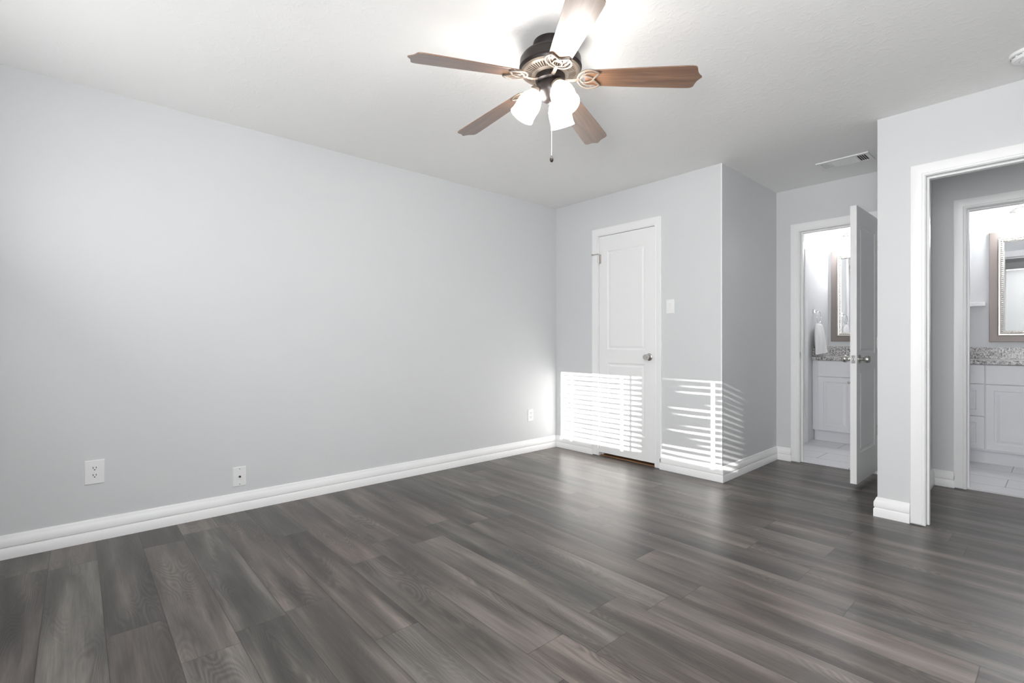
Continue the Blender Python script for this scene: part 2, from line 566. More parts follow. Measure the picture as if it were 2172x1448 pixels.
def doorway(name, label, x0, x1, z1, y0, y1, back=True, stop_y=None, strike=None, rev=0.004):
    """jamb lining + casings for an opening in a wall that spans y0 (bedroom side) to y1"""
    mb = MB()
    t = 0.018
    mb.box(x0 - t, x0, y0, y1, 0, z1 + t).box(x1, x1 + t, y0, y1, 0, z1 + t).box(x0, x1, y0, y1, z1, z1 + t)
    if stop_y is not None:
        a, b = stop_y
        mb.box(x0, x0 + 0.011, a, b, 0, z1 - 0.011).box(x1 - 0.011, x1, a, b, 0, z1 - 0.011).box(x0, x1, a, b, z1 - 0.011, z1)
    root = struct(mb.build(name, M['white'], bevel=0.0015), label, 'door frame')
    c = MB()
    casing_mb(c, x0 - rev, x1 + rev, z1 + rev, 0.008, lambda a, z, d: (a, y0 - d, z))
    c.build('casing', M['white'], root, smooth=True)
    if back:
        c = MB()
        casing_mb(c, x0 - rev, x1 + rev, z1 + rev, 0.008, lambda a, z, d: (a, y1 + d, z))
        c.build('casing', M['white'], root, smooth=True)
    if strike:
        sx, sy, sz = strike
        s = MB().box(sx - 0.0004, sx + 0.0014, sy - 0.014, sy + 0.014, sz - 0.028, sz + 0.028)
        s.build('strike_plate', M['nickel'], root, bevel=0.0005)['label'] = 'satin metal strike plate'
    return root


doorway('trim_1', 'white casing and jamb framing the closed closet door', 0.549, 1.150, 2.066, 0.0, 0.11, back=False, stop_y=(0.052, 0.085))
doorway('trim_2', 'white casing and jamb around the half open bathroom doorway', 1.908, 2.485, 2.053, YA, 1.235, stop_y=(YA + 0.045, YA + 0.08), strike=(1.908, YA + 0.02, 0.955))
doorway('trim_3', 'white casing and jamb of the large doorway at the right edge', 2.940, 3.700, 2.038, 0.0, 0.11, stop_y=(0.04, 0.075), strike=(2.940, 0.02, 0.935))
doorway('trim_4', 'white casing and jamb of the far doorway inside the hall', 3.000, 3.700, 2.040, YH, 1.26, stop_y=(YH + 0.05, YH + 0.085))


def panel_slab(mb, W, Hh, T, stile, zs, f):
    """two-panel door slab; f(a, z, d) with d from 0 (front face) to T (back face)"""
    xs = [0, stile, W - stile, W]
    zz = [0] + zs + [Hh]
    for face, sgn in ((0.0, 1), (T, -1)):
        for i in range(3):
            for j in range(5):
                x0, x1, z0, z1 = xs[i], xs[i + 1], zz[j], zz[j + 1]
                if i == 1 and j in (1, 3):
                    rings = []
                    for ins, dep in ((0, 0), (0.004, 0.0035), (0.012, 0.0065), (0.020, 0.0065), (0.030, 0.0025), (0.036, 0.0015)):
                        rings.append([mb.bm.verts.new(f(a, b, face + sgn * dep)) for a, b in ((x0 + ins, z0 + ins), (x1 - ins, z0 + ins), (x1 - ins, z1 - ins), (x0 + ins, z1 - ins))])
                    for p, q in zip(rings, rings[1:]):
                        for k in range(4):
                            e = (k + 1) % 4
                            mb.bm.faces.new((p[k], p[e], q[e], q[k]))
                    mb.bm.faces.new(rings[-1])
                else:
                    mb.bm.faces.new([mb.bm.verts.new(f(a, b, face)) for a, b in ((x0, z0), (x1, z0), (x1, z1), (x0, z1))])
    for j in range(5):
        for a in (0, W):
            mb.bm.faces.new([mb.bm.verts.new(f(a, b, d)) for b, d in ((zz[j], 0), (zz[j + 1], 0), (zz[j + 1], T), (zz[j], T))])
    for i in range(3):
        for b in (0, Hh):
            mb.bm.faces.new([mb.bm.verts.new(f(a, b, d)) for a, d in ((xs[i], 0), (xs[i + 1], 0), (xs[i + 1], T), (xs[i], T))])
    return mb


KNOB = [(0.0, 0.0), (0.0325, 0.0), (0.0325, 0.003), (0.029, 0.007), (0.020, 0.009), (0.0125, 0.011), (0.0125, 0.026), (0.016, 0.031), (0.022, 0.036), (0.0262, 0.043), (0.0262, 0.050), (0.0235, 0.061), (0.0220, 0.064), (0.0, 0.0645)]


def knob(parent, loc, direction):
    m = Matrix.Translation(loc) @ Vector(direction).to_track_quat('Z', 'Y').to_matrix().to_4x4()
    k = MB().lathe(KNOB, 36, m).build('door_knob', M['nickel'], parent, smooth=True)
    k['label'] = 'satin nickel knob'
    return k


# closed closet door
d1 = sempty('door_1', 'closed white two panel closet door with a satin knob', 'door', (0.552, 0.004, 0.034))
panel_slab(MB(), 0.595, 2.028, 0.035, 0.094, [0.205, 0.845, 0.968, 1.885], lambda a, z, d: (a, d, z)).build('door_panel', M['door'], d1)
knob(d1, (0.541, 0, 0.908), (0, -1, 0))
hg = MB()
hg.lathe([(0, 0), (0.0055, 0), (0.0055, 0.089), (0.0, 0.089)], 12, Matrix.Translation((-0.004, -0.0065, 1.775)))
hg.box(-0.006, 0.022, -0.002, 0.0, 1.777, 1.862)
hinge = hg.build('hinge', M['nickel'], d1, smooth=True)
st = MB()
st.tube([(-0.004, -0.007, 1.868), (-0.012, -0.022, 1.866), (-0.030, -0.035, 1.863), (-0.045, -0.040, 1.862)], 0.0032, 8)
st.lathe([(0, 0), (0.007, 0), (0.007, 0.014), (0, 0.014)], 12, Matrix.Translation((-0.045, -0.040, 1.862)) @ Vector((-1, -0.2, 0)).to_track_quat('Z', 'Y').to_matrix().to_4x4())
st.build('hinge_stop', M['nickel'], hinge, smooth=True)
for z in (0.22, 1.0):
    MB().lathe([(0, 0), (0.0055, 0), (0.0055, 0.089), (0.0, 0.089)], 12, Matrix.Translation((-0.004, -0.0065, z))).build('hinge', M['door'], d1, smooth=True)

# open bathroom door, swung ninety degrees into the bedroom
d2 = sempty('door_2', 'open white two panel bathroom door seen nearly edge on', 'door', (2.475, 0.532, 0.041))
panel_slab(MB(), 0.598, 2.022, 0.040, 0.086, [0.215, 0.825, 0.945, 1.890], lambda a, z, d: (-d, a, z)).build('door_panel', M['door'], d2)
knob(d2, (0, 0.066, 0.905), (1, 0, 0))
knob(d2, (-0.040, 0.066, 0.905), (-1, 0, 0))
MB().box(-0.032, -0.008, -0.0012, 0.001, 0.876, 0.934).build('latch_plate', M['chrome'], d2, bevel=0.0004)['label'] = 'bright latch plate on the door edge'
MB().poly([(-0.026, 0), (-0.014, 0), (-0.014, -0.004), (-0.018, -0.010), (-0.026, -0.010)], lambda a, b, c: (a, b - 0.0012, c), 0.896, 0.914).build('latch', M['nickel'], d2)
for z in (0.28, 0.98, 1.76):
    h = MB().lathe([(0, 0), (0.006, 0), (0.006, 0.09), (0.0, 0.09)], 12, Matrix.Translation((0.006, 0.592, z)))
    h.box(-0.0, 0.002, 0.566, 0.592, z + 0.002, z + 0.088)
    h.build('hinge', M['nickel'], d2, smooth=True)['label'] = 'satin metal hinge'

# bathroom side door, only its frame and edge show
mb = MB()
mb.box(1.53, B1X, 1.30, 1.318, 0.01, 2.06).box(1.53, B1X, 2.030, 2.048, 0.01, 2.06).box(1.53, B1X, 1.318, 2.030, 2.042, 2.06)
t5 = struct(mb.build('trim_5', M['white'], bevel=0.001), 'white casing on the bathroom side wall before the towel', 'door frame')
c = MB()
casing_mb(c, 1.314, 2.034, 2.046, 0.012, lambda a, z, d: (B1X + d, a, z))
c.build('casing', M['white'], t5, smooth=True)
struct(MB().box(1.545, 1.58, 1.321, 2.027, 0.02, 2.038).build('door_3', M['door'], bevel=0.001), 'white door in the side wall of the first bathroom', 'door')

# window wall behind the photographer
for n_, (a, b) in ((1, (WX1, WX2)), (2, (WX3, WX4))):
    w = MB()
    for (p, q, r, s) in ((a, a + 0.03, WZ1, WZ2), (b - 0.03, b, WZ1, WZ2), (a, b, WZ1, WZ1 + 0.03), (a, b, WZ2 - 0.03, WZ2)):
        w.box(p, q, YB - 0.11, YB - 0.07, r, s)
    if n_ == 1:
        w.box(1.400, 1.422, YB - 0.11, YB - 0.07, WZ1, WZ2)
    struct(w.build('window_%d' % n_, M['white'], bevel=0.002), 'white window frame %s behind the photographer' % ('at the left' if n_ == 1 else 'at the right'), 'window')

w = MB()
for (p, q, r, s) in ((RX1, RX1 + 0.03, RZ1, RZ2), (RX2 - 0.03, RX2, RZ1, RZ2), (RX1, RX2, RZ1, RZ1 + 0.03), (RX1, RX2, RZ2 - 0.03, RZ2), (RX1, RX2, 1.46, 1.49)):
    w.box(p, q, YB - 0.11, YB - 0.07, r, s)
struct(w.build('window_3', M['white'], bevel=0.002), 'invented tall white window frame around the fill lamp behind the photographer', 'window')  # made-up window, only there to hold the fill lamp


rs = thing('added_sun_block', 'unseen closed white shade added to keep the sun out of the invented window', 'blind', ((RX1 + RX2) / 2, YB - 0.055, RZ1))  # added behind the fill lamp to stop sun entering the made-up opening
MB().box(-(RX2 - RX1) / 2 + 0.006, (RX2 - RX1) / 2 - 0.006, -0.001, 0.001, 0.004, RZ2 - RZ1 - 0.02).build('sun_block_cloth', M['slat'], rs)
MB().lathe([(0, -(RX2 - RX1) / 2 + 0.008), (0.008, -(RX2 - RX1) / 2 + 0.008), (0.008, (RX2 - RX1) / 2 - 0.008), (0, (RX2 - RX1) / 2 - 0.008)], 16, Matrix.Translation((0, 0, RZ2 - RZ1 - 0.014)) @ Matrix.Rotation(PI / 2, 4, 'Y')).build('roller', M['nickel'], rs, smooth=True)


def blind(name, label, x0, x1, tilt, sag, gap=0.052):
    root = thing(name, label, 'blind', ((x0 + x1) / 2, YB - 0.035, WZ1), group='window blinds')
    hw = (x1 - x0) / 2
    hr = MB().box(-hw + 0.01, hw - 0.01, -0.025, 0.025, WZ2 - WZ1 - 0.035, WZ2 - WZ1 - 0.002).build('head_rail', M['slat'], root, bevel=0.002)
    pitch, w = 0.046, 0.050
    lad = [hw - 0.147] if hw < 0.4 else [-hw + 0.172, hw - 0.245]
    mb = MB()
    k = 0
    z = 0.03
    while z < WZ2 - WZ1 - 0.05:
        jit = random.uniform(-3, 3)
        xa, xb = -hw + gap, hw - 0.012
        xs = [xa + (xb - xa) * i / 40 for i in range(41)]
        xs = sorted([x for x in xs if all(abs(x - l) > 0.014 for l in lad)] + [l + s_ for l in lad for s_ in (-0.012, -0.0119, 0.0119, 0.012)])
        prev = None
        zf = z / (WZ2 - WZ1)
        for i, x in enumerate(xs):
            f = (x - xa) / (xb - xa)
            a = math.radians(tilt(f, zf) + jit * (0.3 + f))
            zz = z - sag * math.sin(PI * f) * (0.5 + 0.5 * math.sin(k * 1.7))
            c_, s_ = math.cos(a), math.sin(a)
            cross = [(x, dy * c_ + dz * s_, zz - dy * s_ + dz * c_) for dy, dz in ((-w / 2, 0), (0, 0.0025), (w / 2, 0), (0, 0.0003))]
            hole = any(abs(x - l) < 0.01195 for l in lad)
            cur = None if hole else [mb.bm.verts.new(p) for p in cross]
            if cur and prev:
                for q in range(4):
                    e = (q + 1) % 4
                    mb.bm.faces.new((prev[q], prev[e], cur[e], cur[q]))
            prev = cur
        z += pitch
        k += 1
    mb.build('slats', M['slat'], root)
    MB().box(-hw + 0.03, hw - 0.02, -0.022, 0.022, 0.002, 0.018).build('bottom_rail', M['slat'], root, bevel=0.002)
    for l in lad:
        MB().tube([(l, 0.0, 0.01), (l, 0.0, WZ2 - WZ1 - 0.03)], 0.001, 6).build('lift_cord', M['slat'], root)
    return root


blind('window_blind', 'white slatted blind with open slats in the left window behind the photographer', WX1, WX2, lambda f, zf: 34 + 14 * f + 30 * max(0.0, (f - 0.86) / 0.14), 0.002)
blind('window_blind', 'white slatted blind nearly closed in the right window behind the photographer', WX3, WX4, lambda f, zf: 84 - 22 * f + 10 * max(0.0, (zf - 0.5) / 0.5) - 36 * max(0.0, (0.3 - zf) / 0.3), 0.008, 0.0)


# ------------------------------------------------------------------ ceiling fan
def build_fan():
    zb = 2.22
    fan = thing('ceiling_fan', 'bronze five blade ceiling fan with three lit glass shades', 'ceiling fan', (FAN[0], FAN[1], H))
    o = H

    def L(prof):
        return [(r, z - o) for r, z in prof]
    MB().lathe(L([(0, 2.44), (0.078, 2.44), (0.080, 2.43), (0.080, 2.40), (0.074, 2.388), (0.0, 2.386)]), 48).build('canopy', M['bronze'], fan, smooth=True)
    mh = MB().lathe(L([(0, 2.390), (0.075, 2.390), (0.105, 2.384), (0.130, 2.373), (0.139, 2.360), (0.140, 2.350), (0.140, 2.330), (0.143, 2.328), (0.143, 2.321), (0.139, 2.318), (0.136, 2.308), (0.128, 2.303), (0.0, 2.303)]), 64).build('motor_housing', M['bronze'], fan, smooth=True)
    vr = MB()
    n = 56
    for i in range(n):
        a = 2 * PI * i / n
        m = Matrix.Rotation(a, 4, 'Z')
        pts = [m @ Vector(p) for p in ((0.083, -0.0024, 2.293 - o), (0.118, -0.0036, 2.300 - o), (0.118, 0.0036, 2.300 - o), (0.083, 0.0024, 2.293 - o))]
        lo = [vr.bm.verts.new(p) for p in pts]
        hi = [vr.bm.verts.new(p + Vector((0, 0, 0.006))) for p in pts]
        vr.bm.faces.new(lo)
        vr.bm.faces.new(hi[::-1])
        for q in range(4):
            e = (q + 1) % 4
            vr.bm.faces.new((lo[q], hi[q], hi[e], lo[e]))
    vr.lathe(L([(0.116, 2.305), (0.116, 2.299), (0.128, 2.302), (0.136, 2.307), (0.130, 2.309)]), 64, cap=False)
    vr.lathe(L([(0.064, 2.300), (0.066, 2.286), (0.085, 2.292), (0.085, 2.299)]), 64, cap=False)
    vr.build('vent_ring', M['bronze2'], mh)['label'] = 'pale bronze ring of radial vent slits'
    MB().lathe(L([(0, 2.303), (0.062, 2.303), (0.068, 2.295), (0.068, 2.262), (0.060, 2.256), (0, 2.256)]), 48).build('flywheel', M['bronze'], fan, smooth=True)
    MB().lathe(L([(0, 2.258), (0.052, 2.258), (0.058, 2.250), (0.058, 2.212), (0.054, 2.204), (0.046, 2.196), (0.040, 2.184), (0.030, 2.174), (0.012, 2.168), (0, 2.167)]), 48).build('light_kit', M['bronze'], fan, smooth=True)

    # blade outline
    up = [(0.165, 0.046), (0.30, 0.054), (0.45, 0.061), (0.58, 0.066), (0.612, 0.0665), (0.626, 0.064), (0.634, 0.057), (0.637, 0.046), (0.640, 0.034), (0.645, 0.022), (0.653, 0.011), (0.660, 0.004)]
    outline = up + [(0.661, 0.0)] + [(x, -y) for x, y in reversed(up)] + [(0.159, -0.035), (0.157, 0.0), (0.159, 0.035)]
    bl = MB().poly(outline, lambda a, b, c: (a, b, c), -0.0025, 0.0025).build('blade', M['wood'], bevel=0.001)
    # openwork bracket: outer heart outline and inner loop, under the blade
    def heart(t):
        pass
    half = [(0.150, 0.0), (0.152, 0.014), (0.160, 0.030), (0.173, 0.042), (0.190, 0.050), (0.208, 0.052), (0.226, 0.048), (0.240, 0.040), (0.247, 0.033), (0.240, 0.024), (0.230, 0.013), (0.222, 0.004), (0.2215, 0.0)]
    half = [(x - 0.025, y * 1.1) for x, y in half]
    hz = -0.0075
    hp = [(x, y, hz) for x, y in half] + [(x, -y, hz) for x, y in reversed(half[1:-1])]
    br = MB()
    br.tube(hp, 0.0052, 8, closed=True, flat=0.75, up=(0, 0, 1))
    loop = [(0.168 + 0.029 * math.cos(a) + 0.0, 0.0185 * math.sin(a) * (1.0 - 0.35 * math.cos(a)), hz) for a in [2 * PI * i / 28 for i in range(28)]]
    br.tube(loop, 0.0042, 8, closed=True, flat=0.75, up=(0, 0, 1))
    for sgn in (1, -1):
        br.tube([(0.138, 0.012 * sgn, hz), (0.151, 0.027 * sgn, hz), (0.170, 0.037 * sgn, hz), (0.189, 0.039 * sgn, hz), (0.203, 0.037 * sgn, hz)], [0.002, 0.0034, 0.0036, 0.003, 0.0015], 8, flat=0.75, up=(0, 0, 1))
    br.tube([(0.056, 0, -0.004), (0.070, 0, -0.009), (0.090, 0, -0.013), (0.110, 0, -0.012), (0.127, 0, -0.009), (0.141, 0, -0.0075)], [0.010, 0.0095, 0.009, 0.0085, 0.009, 0.006], 12, flat=0.55, up=(0, 0.0, 1))
    bk = br.build('blade_bracket', M['bronze2'], bl, smooth=True)
    bk['label'] = 'pale bronze openwork bracket'
    lab = ['blade reaching toward the camera and lit white', 'blade pointing right', 'blade pointing back right', 'blade pointing back left', 'blade pointing left']
    for i in range(5):
        b_ = bl if i == 0 else bl.copy()
        if i:
            COL.objects.link(b_)
            k_ = bk.copy()
            COL.objects.link(k_)
            k_.parent = b_
        b_.parent = fan
        b_.matrix_local = Matrix.Translation((0, 0, zb + 0.060 - o)) @ Matrix.Rotation(math.radians(37.5 + 72 * i), 4, 'Z') @ Matrix.Rotation(math.radians(5.3), 4, 'Y') @ Matrix.Rotation(math.radians(-12.0), 4, 'X')
    # lit shades
    tilt = math.radians(31)
    for k, a in enumerate((227, 347, 107)):
        rot = Matrix.Rotation(math.radians(a), 4, 'Z') @ Matrix.Rotation(PI - tilt, 4, 'Y')
        m = Matrix.Translation((0, 0, 2.238 - o)) @ Matrix.Rotation(math.radians(a), 4, 'Z') @ Matrix.Translation((0.052, 0, 0)) @ Matrix.Rotation(PI - tilt, 4, 'Y')
        h_ = MB().lathe([(0, -0.012), (0.010, -0.012), (0.012, 0.004), (0.026, 0.010), (0.031, 0.016), (0.031, 0.028), (0.028, 0.030), (0, 0.030)], 28, m).build('lamp_holder', M['bronze2'], fan, smooth=True)
        pr = [(0.024, 0.022), (0.027, 0.030), (0.036, 0.042), (0.046, 0.058), (0.0525, 0.078), (0.0545, 0.100), (0.053, 0.122), (0.054, 0.140), (0.0575, 0.154)]
        inner = [(r - 0.003, z) for r, z in reversed(pr)]
        MB().lathe(pr + inner, 40, m, cap=False).build('lamp_shade', M['shade'], h_, smooth=True)['label'] = 'glowing frosted glass shade'
        MB().lathe([(0, 0.030), (0.013, 0.032), (0.014, 0.05), (0.024, 0.075), (0.028, 0.095), (0.022, 0.115), (0, 0.124)], 20, m).build('bulb', M['shade'], h_, smooth=True)['label'] = 'lit bulb'
    # pull chain
    ch = MB()
    z = 2.172
    i = 0
    while z > 1.925:
        ch.lathe([(0, 0.0016), (0.0013, 0.0008), (0.0013, -0.0008), (0, -0.0016)], 6, Matrix.Translation((0.004, 0.004, z - o)))
        z -= 0.0036
    ch.tube([(0.004, 0.004, 2.175 - o), (0.004, 0.004, 1.92 - o)], 0.0005, 6)
    ch.build('pull_chain', M['plastic'], fan)
    MB().lathe(L([(0, 1.926), (0.003, 1.925), (0.004, 1.919), (0.0075, 1.912), (0.0085, 1.905), (0.006, 1.898), (0, 1.894)]), 20, Matrix.Translation((0.004, 0.004, 0))).build('chain_pendant', M['bronze'], fan, smooth=True)['label'] = 'dark pull chain pendant'
    return fan


build_fan()


# ------------------------------------------------------------------ wall plates
def plate_obj(root, w, h, f):
    """bevelled cover plate; f(a, z, d)"""
    mb = MB()
    for (i0, d0), (i1, d1) in (((0, 0), (0, 0.003)), ((0, 0.003), (0.003, 0.0058))):
        a = [mb.bm.verts.new(f(sx * (w / 2 - i0), sz * (h / 2 - i0), d0)) for sx, sz in ((-1, -1), (1, -1), (1, 1), (-1, 1))]
        b = [mb.bm.verts.new(f(sx * (w / 2 - i1), sz * (h / 2 - i1), d1)) for sx, sz in ((-1, -1), (1, -1), (1, 1), (-1, 1))]
        for q in range(4):
            e = (q + 1) % 4
            mb.bm.faces.new((a[q], a[e], b[e], b[q]))
    mb.bm.faces.new(b)
    return mb.build('cover_plate', M['plastic'], root)


def outlet(label, y, z, w, h):
    root = thing('power_outlet', label, 'outlet', (0.0, y, z), group='power outlets')
    f = lambda a, b, d: (d, a, b)
    plate_obj(root, w, h, f)
    for s in (1, -1):
        pts = []
        for i in range(28):
            t = 2 * PI * i / 28
            pts.append((0.017 * math.cos(t), max(-0.0135, min(0.0135, 0.017 * math.sin(t))) + s * 0.0195))
        r = MB().poly(pts, f, 0.004, 0.0072).build('receptacle', M['plastic'], root)
        sl = MB()
        for a in (-0.0064, 0.0064):
            sl.poly([(a - 0.0014, s * 0.0195 + 0.000), (a + 0.0014, s * 0.0195), (a + 0.0014, s * 0.0195 + 0.0095), (a - 0.0014, s * 0.0195 + 0.0095)], f, 0.0070, 0.0075)
        sl.poly([(0.003 * math.cos(t), s * 0.0195 - 0.0065 + 0.003 * math.sin(t)) for t in [2 * PI * i / 12 for i in range(12)]], f, 0.0070, 0.0075)
        sl.build('slots', M['slot'], r)
    MB().lathe([(0, 0), (0.003, 0), (0.0022, 0.0012), (0, 0.0014)], 12, Matrix.Translation((0.0058, 0, 0)) @ Matrix.Rotation(PI / 2, 4, 'Y')).build('screw', M['plastic'], root)
    return root


outlet('white power outlet nearest the camera, large plate low on the left wall', -3.623, 0.370, 0.083, 0.128)
outlet('small white power outlet near the far corner of the left wall', -0.368, 0.356, 0.074, 0.116)

cp = thing('cable_plate', 'white cable wall plate with one dark socket above the baseboard', 'wall plate', (0.0, -2.921, 0.219))
plate_obj(cp, 0.076, 0.122, lambda a, b, d: (d, a, b))
rotx = Matrix.Rotation(PI / 2, 4, 'Y')
MB().lathe([(0, 0.005), (0.0065, 0.005), (0.0065, 0.008), (0.0048, 0.009), (0.0048, 0.016), (0.003, 0.016), (0, 0.012)], 18, rotx).build('socket', M['bronze'], cp, smooth=True)['label'] = 'dark round cable socket'
for z in (-0.048, 0.048):
    MB().lathe([(0, 0.0055), (0.003, 0.0055), (0.0024, 0.0068), (0, 0.007)], 12, Matrix.Translation((0, 0, z)) @ rotx).build('screw', M['nickel'], cp)

sw = thing('light_switch', 'white rocker light switch right of the closet door', 'light switch', (1.2985, 0.0, 1.366))
fs = lambda a, b, d: (a, -d, b)
plate_obj(sw, 0.072, 0.117, fs)
mb = MB().poly([(-0.0175, -0.0345), (0.0175, -0.0345), (0.0175, 0.0345), (-0.0175, 0.0345)], fs, 0.005, 0.0065)
bz = mb.build('rocker_frame', M['plastic'], sw, bevel=0.0006)
rk = MB().poly([(0.0062, -0.031), (0.0072, 0.0), (0.0105, 0.031), (0.0052, 0.031), (0.0052, -0.031)], lambda a, b, d: (d, -a, b), -0.0145, 0.0145)
rk.build('rocker', M['plastic'], sw, bevel=0.0006)

# ------------------------------------------------------------------ ceiling vent and smoke detector
vt = thing('air_vent', 'white louvred ceiling register over the alcove', 'vent', (2.37, 0.655, H))
hx, hy = 0.168, 0.100
fr = MB()
for (a, b, c, d) in ((-hx, hx, -hy, -hy + 0.026), (-hx, hx, hy - 0.026, hy), (-hx, -hx + 0.021, -hy + 0.026, hy - 0.026), (hx - 0.021, hx, -hy + 0.026, hy - 0.026), (-0.088, -0.080, -hy + 0.026, hy - 0.026), (0.080, 0.088, -hy + 0.026, hy - 0.026)):
    fr.box(a, b, c, d, -0.008, -0.0003)
fr.build('vent_frame', M['plastic'], vt, bevel=0.001)
MB().box(-hx + 0.015, hx - 0.015, -hy + 0.02, hy - 0.02, -0.0016, -0.0004).build('duct_opening', M['slot'], vt)['label'] = 'dark duct opening'


def louvre(kind, s0):
    mb = MB()
    if kind == 'end':
        for i in range(5):
            s = s0
            x = s * (0.0925 + 0.0132 * i)
            for y0, y1 in ((-hy + 0.028, hy - 0.028),):
                mb.poly([(x - 0.0022, -0.0078), (x + 0.0016, -0.0078), (x + 0.0016 - s * 0.0050, -0.002), (x - 0.0022 - s * 0.0050, -0.002)], lambda a, b, c: (a, c, b), y0, y1)
    else:
        for i in range(7):
            y = -hy + 0.032 + 0.0215 * i
            mb.poly([(y - 0.010, -0.0036), (y + 0.008, -0.0078), (y + 0.009, -0.0072), (y - 0.009, -0.0028)], lambda a, b, c: (c, a, b), -0.080, 0.080)
    return mb.build('louvres', M['plastic'], vt)


louvre('end', 1)
louvre('end', -1)
louvre('mid', 0)

sd = thing('smoke_detector', 'round white smoke detector on the ceiling at the right edge', 'smoke detector', (3.370, -0.330, H))
MB().lathe([(0, 0), (0.072, 0), (0.072, -0.010), (0.070, -0.014), (0, -0.014)], 48).build('mounting_base', M['plastic'], sd, smooth=True)
MB().lathe([(0.060, -0.013), (0.064, -0.016), (0.064, -0.026), (0.058, -0.034), (0.040, -0.038), (0.038, -0.036), (0.034, -0.036), (0.032, -0.040), (0, -0.041)], 48).build('sensor_cap', M['plastic'], sd, smooth=True)
sl = MB()
for i in range(14):
    a0 = 2 * PI * i / 14
    pts = [(0.0645 * math.cos(a0 + t), 0.0645 * math.sin(a0 + t), -0.0195) for t in (0, 0.08, 0.16, 0.24, 0.30)]
    sl.tube(pts, 0.0011, 6)
sl.build('vent_slots', M['slot'], sd)['label'] = 'dark slots around the rim'


# ------------------------------------------------------------------ bathrooms
def shaker(mb, x0, x1, z0, z1, y, raised=True):
    """cabinet front lying in plane y, facing -y"""
    t = 0.018
    f = lambda a, z, d: (a, y - d, z)
    rings = []
    steps = [(0, 0), (0, t - 0.002), (0.002, t)]
    if raised:
        steps += [(0.052, t), (0.056, t - 0.006), (0.066, t - 0.006), (0.088, t - 0.001), (0.090, t - 0.001)]
    for ins, d in steps:
        if x1 - x0 - 2 * ins < 0.01 or z1 - z0 - 2 * ins < 0.01:
            break
        rings.append([mb.bm.verts.new(f(a, b, d)) for a, b in ((x0 + ins, z0 + ins), (x1 - ins, z0 + ins), (x1 - ins, z1 - ins), (x0 + ins, z1 - ins))])
    for p, q in zip(rings, rings[1:]):
        for k in range(4):
            e = (k + 1) % 4
            mb.bm.faces.new((p[k], p[e], q[e], q[k]))
    mb.bm.faces.new(rings[-1])
    mb.bm.faces.new(rings[0][::-1])


def cab_knob(parent, x, y, z):
    m = Matrix.Translation((x, y, z)) @ Vector((0, -1, 0)).to_track_quat('Z', 'Y').to_matrix().to_4x4()
    MB().lathe([(0, 0), (0.005, 0), (0.005, 0.010), (0.012, 0.016), (0.013, 0.021), (0.009, 0.025), (0, 0.026)], 20, m).build('cabinet_knob', M['nickel'], parent, smooth=True)


def vanity(label, x0, x1, yf, yb, doors, drawers, falses, knobs, z0=0.01):
    root = thing('vanity_cabinet', label, 'cabinet', (0, 0, 0), group='bathroom vanities')
    x0, x1, yb = x0 + 0.003, x1 - 0.003, yb - 0.003
    bd = MB().box(x0, x1, yf + 0.019, yb, 0.125, 0.877)
    bd.build('body', M['cabinet'], root, bevel=0.001)
    MB().box(x0, x1, yf + 0.085, yb - 0.02, z0, 0.125).build('toe_kick', M['cabinet'], root)
    for (a, b, c, d) in falses:
        mb = MB()
        shaker(mb, a, b, c, d, yf + 0.018, False)
        mb.build('false_front', M['cabinet'], root)
    for i, (a, b, c, d) in enumerate(doors):
        mb = MB()
        shaker(mb, a, b, c, d, yf + 0.018)
        o_ = mb.build('cabinet_door', M['cabinet'], root)
        if i < len(knobs):
            cab_knob(o_, knobs[i][0], yf, knobs[i][1])
    for i, (a, b, c, d) in enumerate(drawers):
        mb = MB()
        shaker(mb, a, b, c, d, yf + 0.018, False if d - c < 0.2 else True)
        mb.build('drawer', M['cabinet'], root)
    return root


v1f, v1b = 2.258, B1Y
vanity('white vanity cabinet seen past the half open door', B1X, 2.70, v1f, v1b,
       [(1.713, 2.030, 0.132, 0.700), (2.036, 2.353, 0.132, 0.700), (2.359, 2.676, 0.132, 0.700)], [],
       [(1.713, 2.030, 0.706, 0.872), (2.036, 2.353, 0.706, 0.872), (2.359, 2.676, 0.706, 0.872)],
       [(2.000, 0.655), (2.066, 0.655), (2.389, 0.655)])
v2f, v2b = 2.195, B2Y
vanity('white vanity cabinet with a drawer stack, seen through the hall', 2.81, 3.95, v2f, v2b,
       [(3.018, 3.478, 0.142, 0.703), (3.484, 3.935, 0.142, 0.703)], [(2.815, 3.010, 0.709, 0.872), (2.815, 3.010, 0.428, 0.703), (2.815, 3.010, 0.142, 0.422)],
       [(3.018, 3.478, 0.709, 0.872), (3.484, 3.935, 0.709, 0.872)], [])


def counter(label, x0, x1, yf, yb, side):
    root = thing('countertop', label, 'countertop', (0, 0, 0), group='granite countertops')
    x0, x1, yb = x0 + 0.002, x1 - 0.002, yb - 0.002
    MB().box(x0, x1, yf - 0.022, yb, 0.878, 0.914).build('slab', M['granite'], root, bevel=0.003)
    MB().box(x0, x1, yb - 0.020, yb, 0.914, 1.022).build('backsplash', M['granite'], root, bevel=0.002)
    if side:
        MB().box(x0, x0 + 0.020, yf + 0.02, yb - 0.020, 0.914, 1.022).build('side_splash', M['granite'], root, bevel=0.002)
    return root


counter('speckled granite countertop under the hanging towel', B1X, 2.70, v1f, v1b, True)
counter('speckled granite countertop seen through the hall doorway', 2.81, 3.95, v2f, v2b, False)


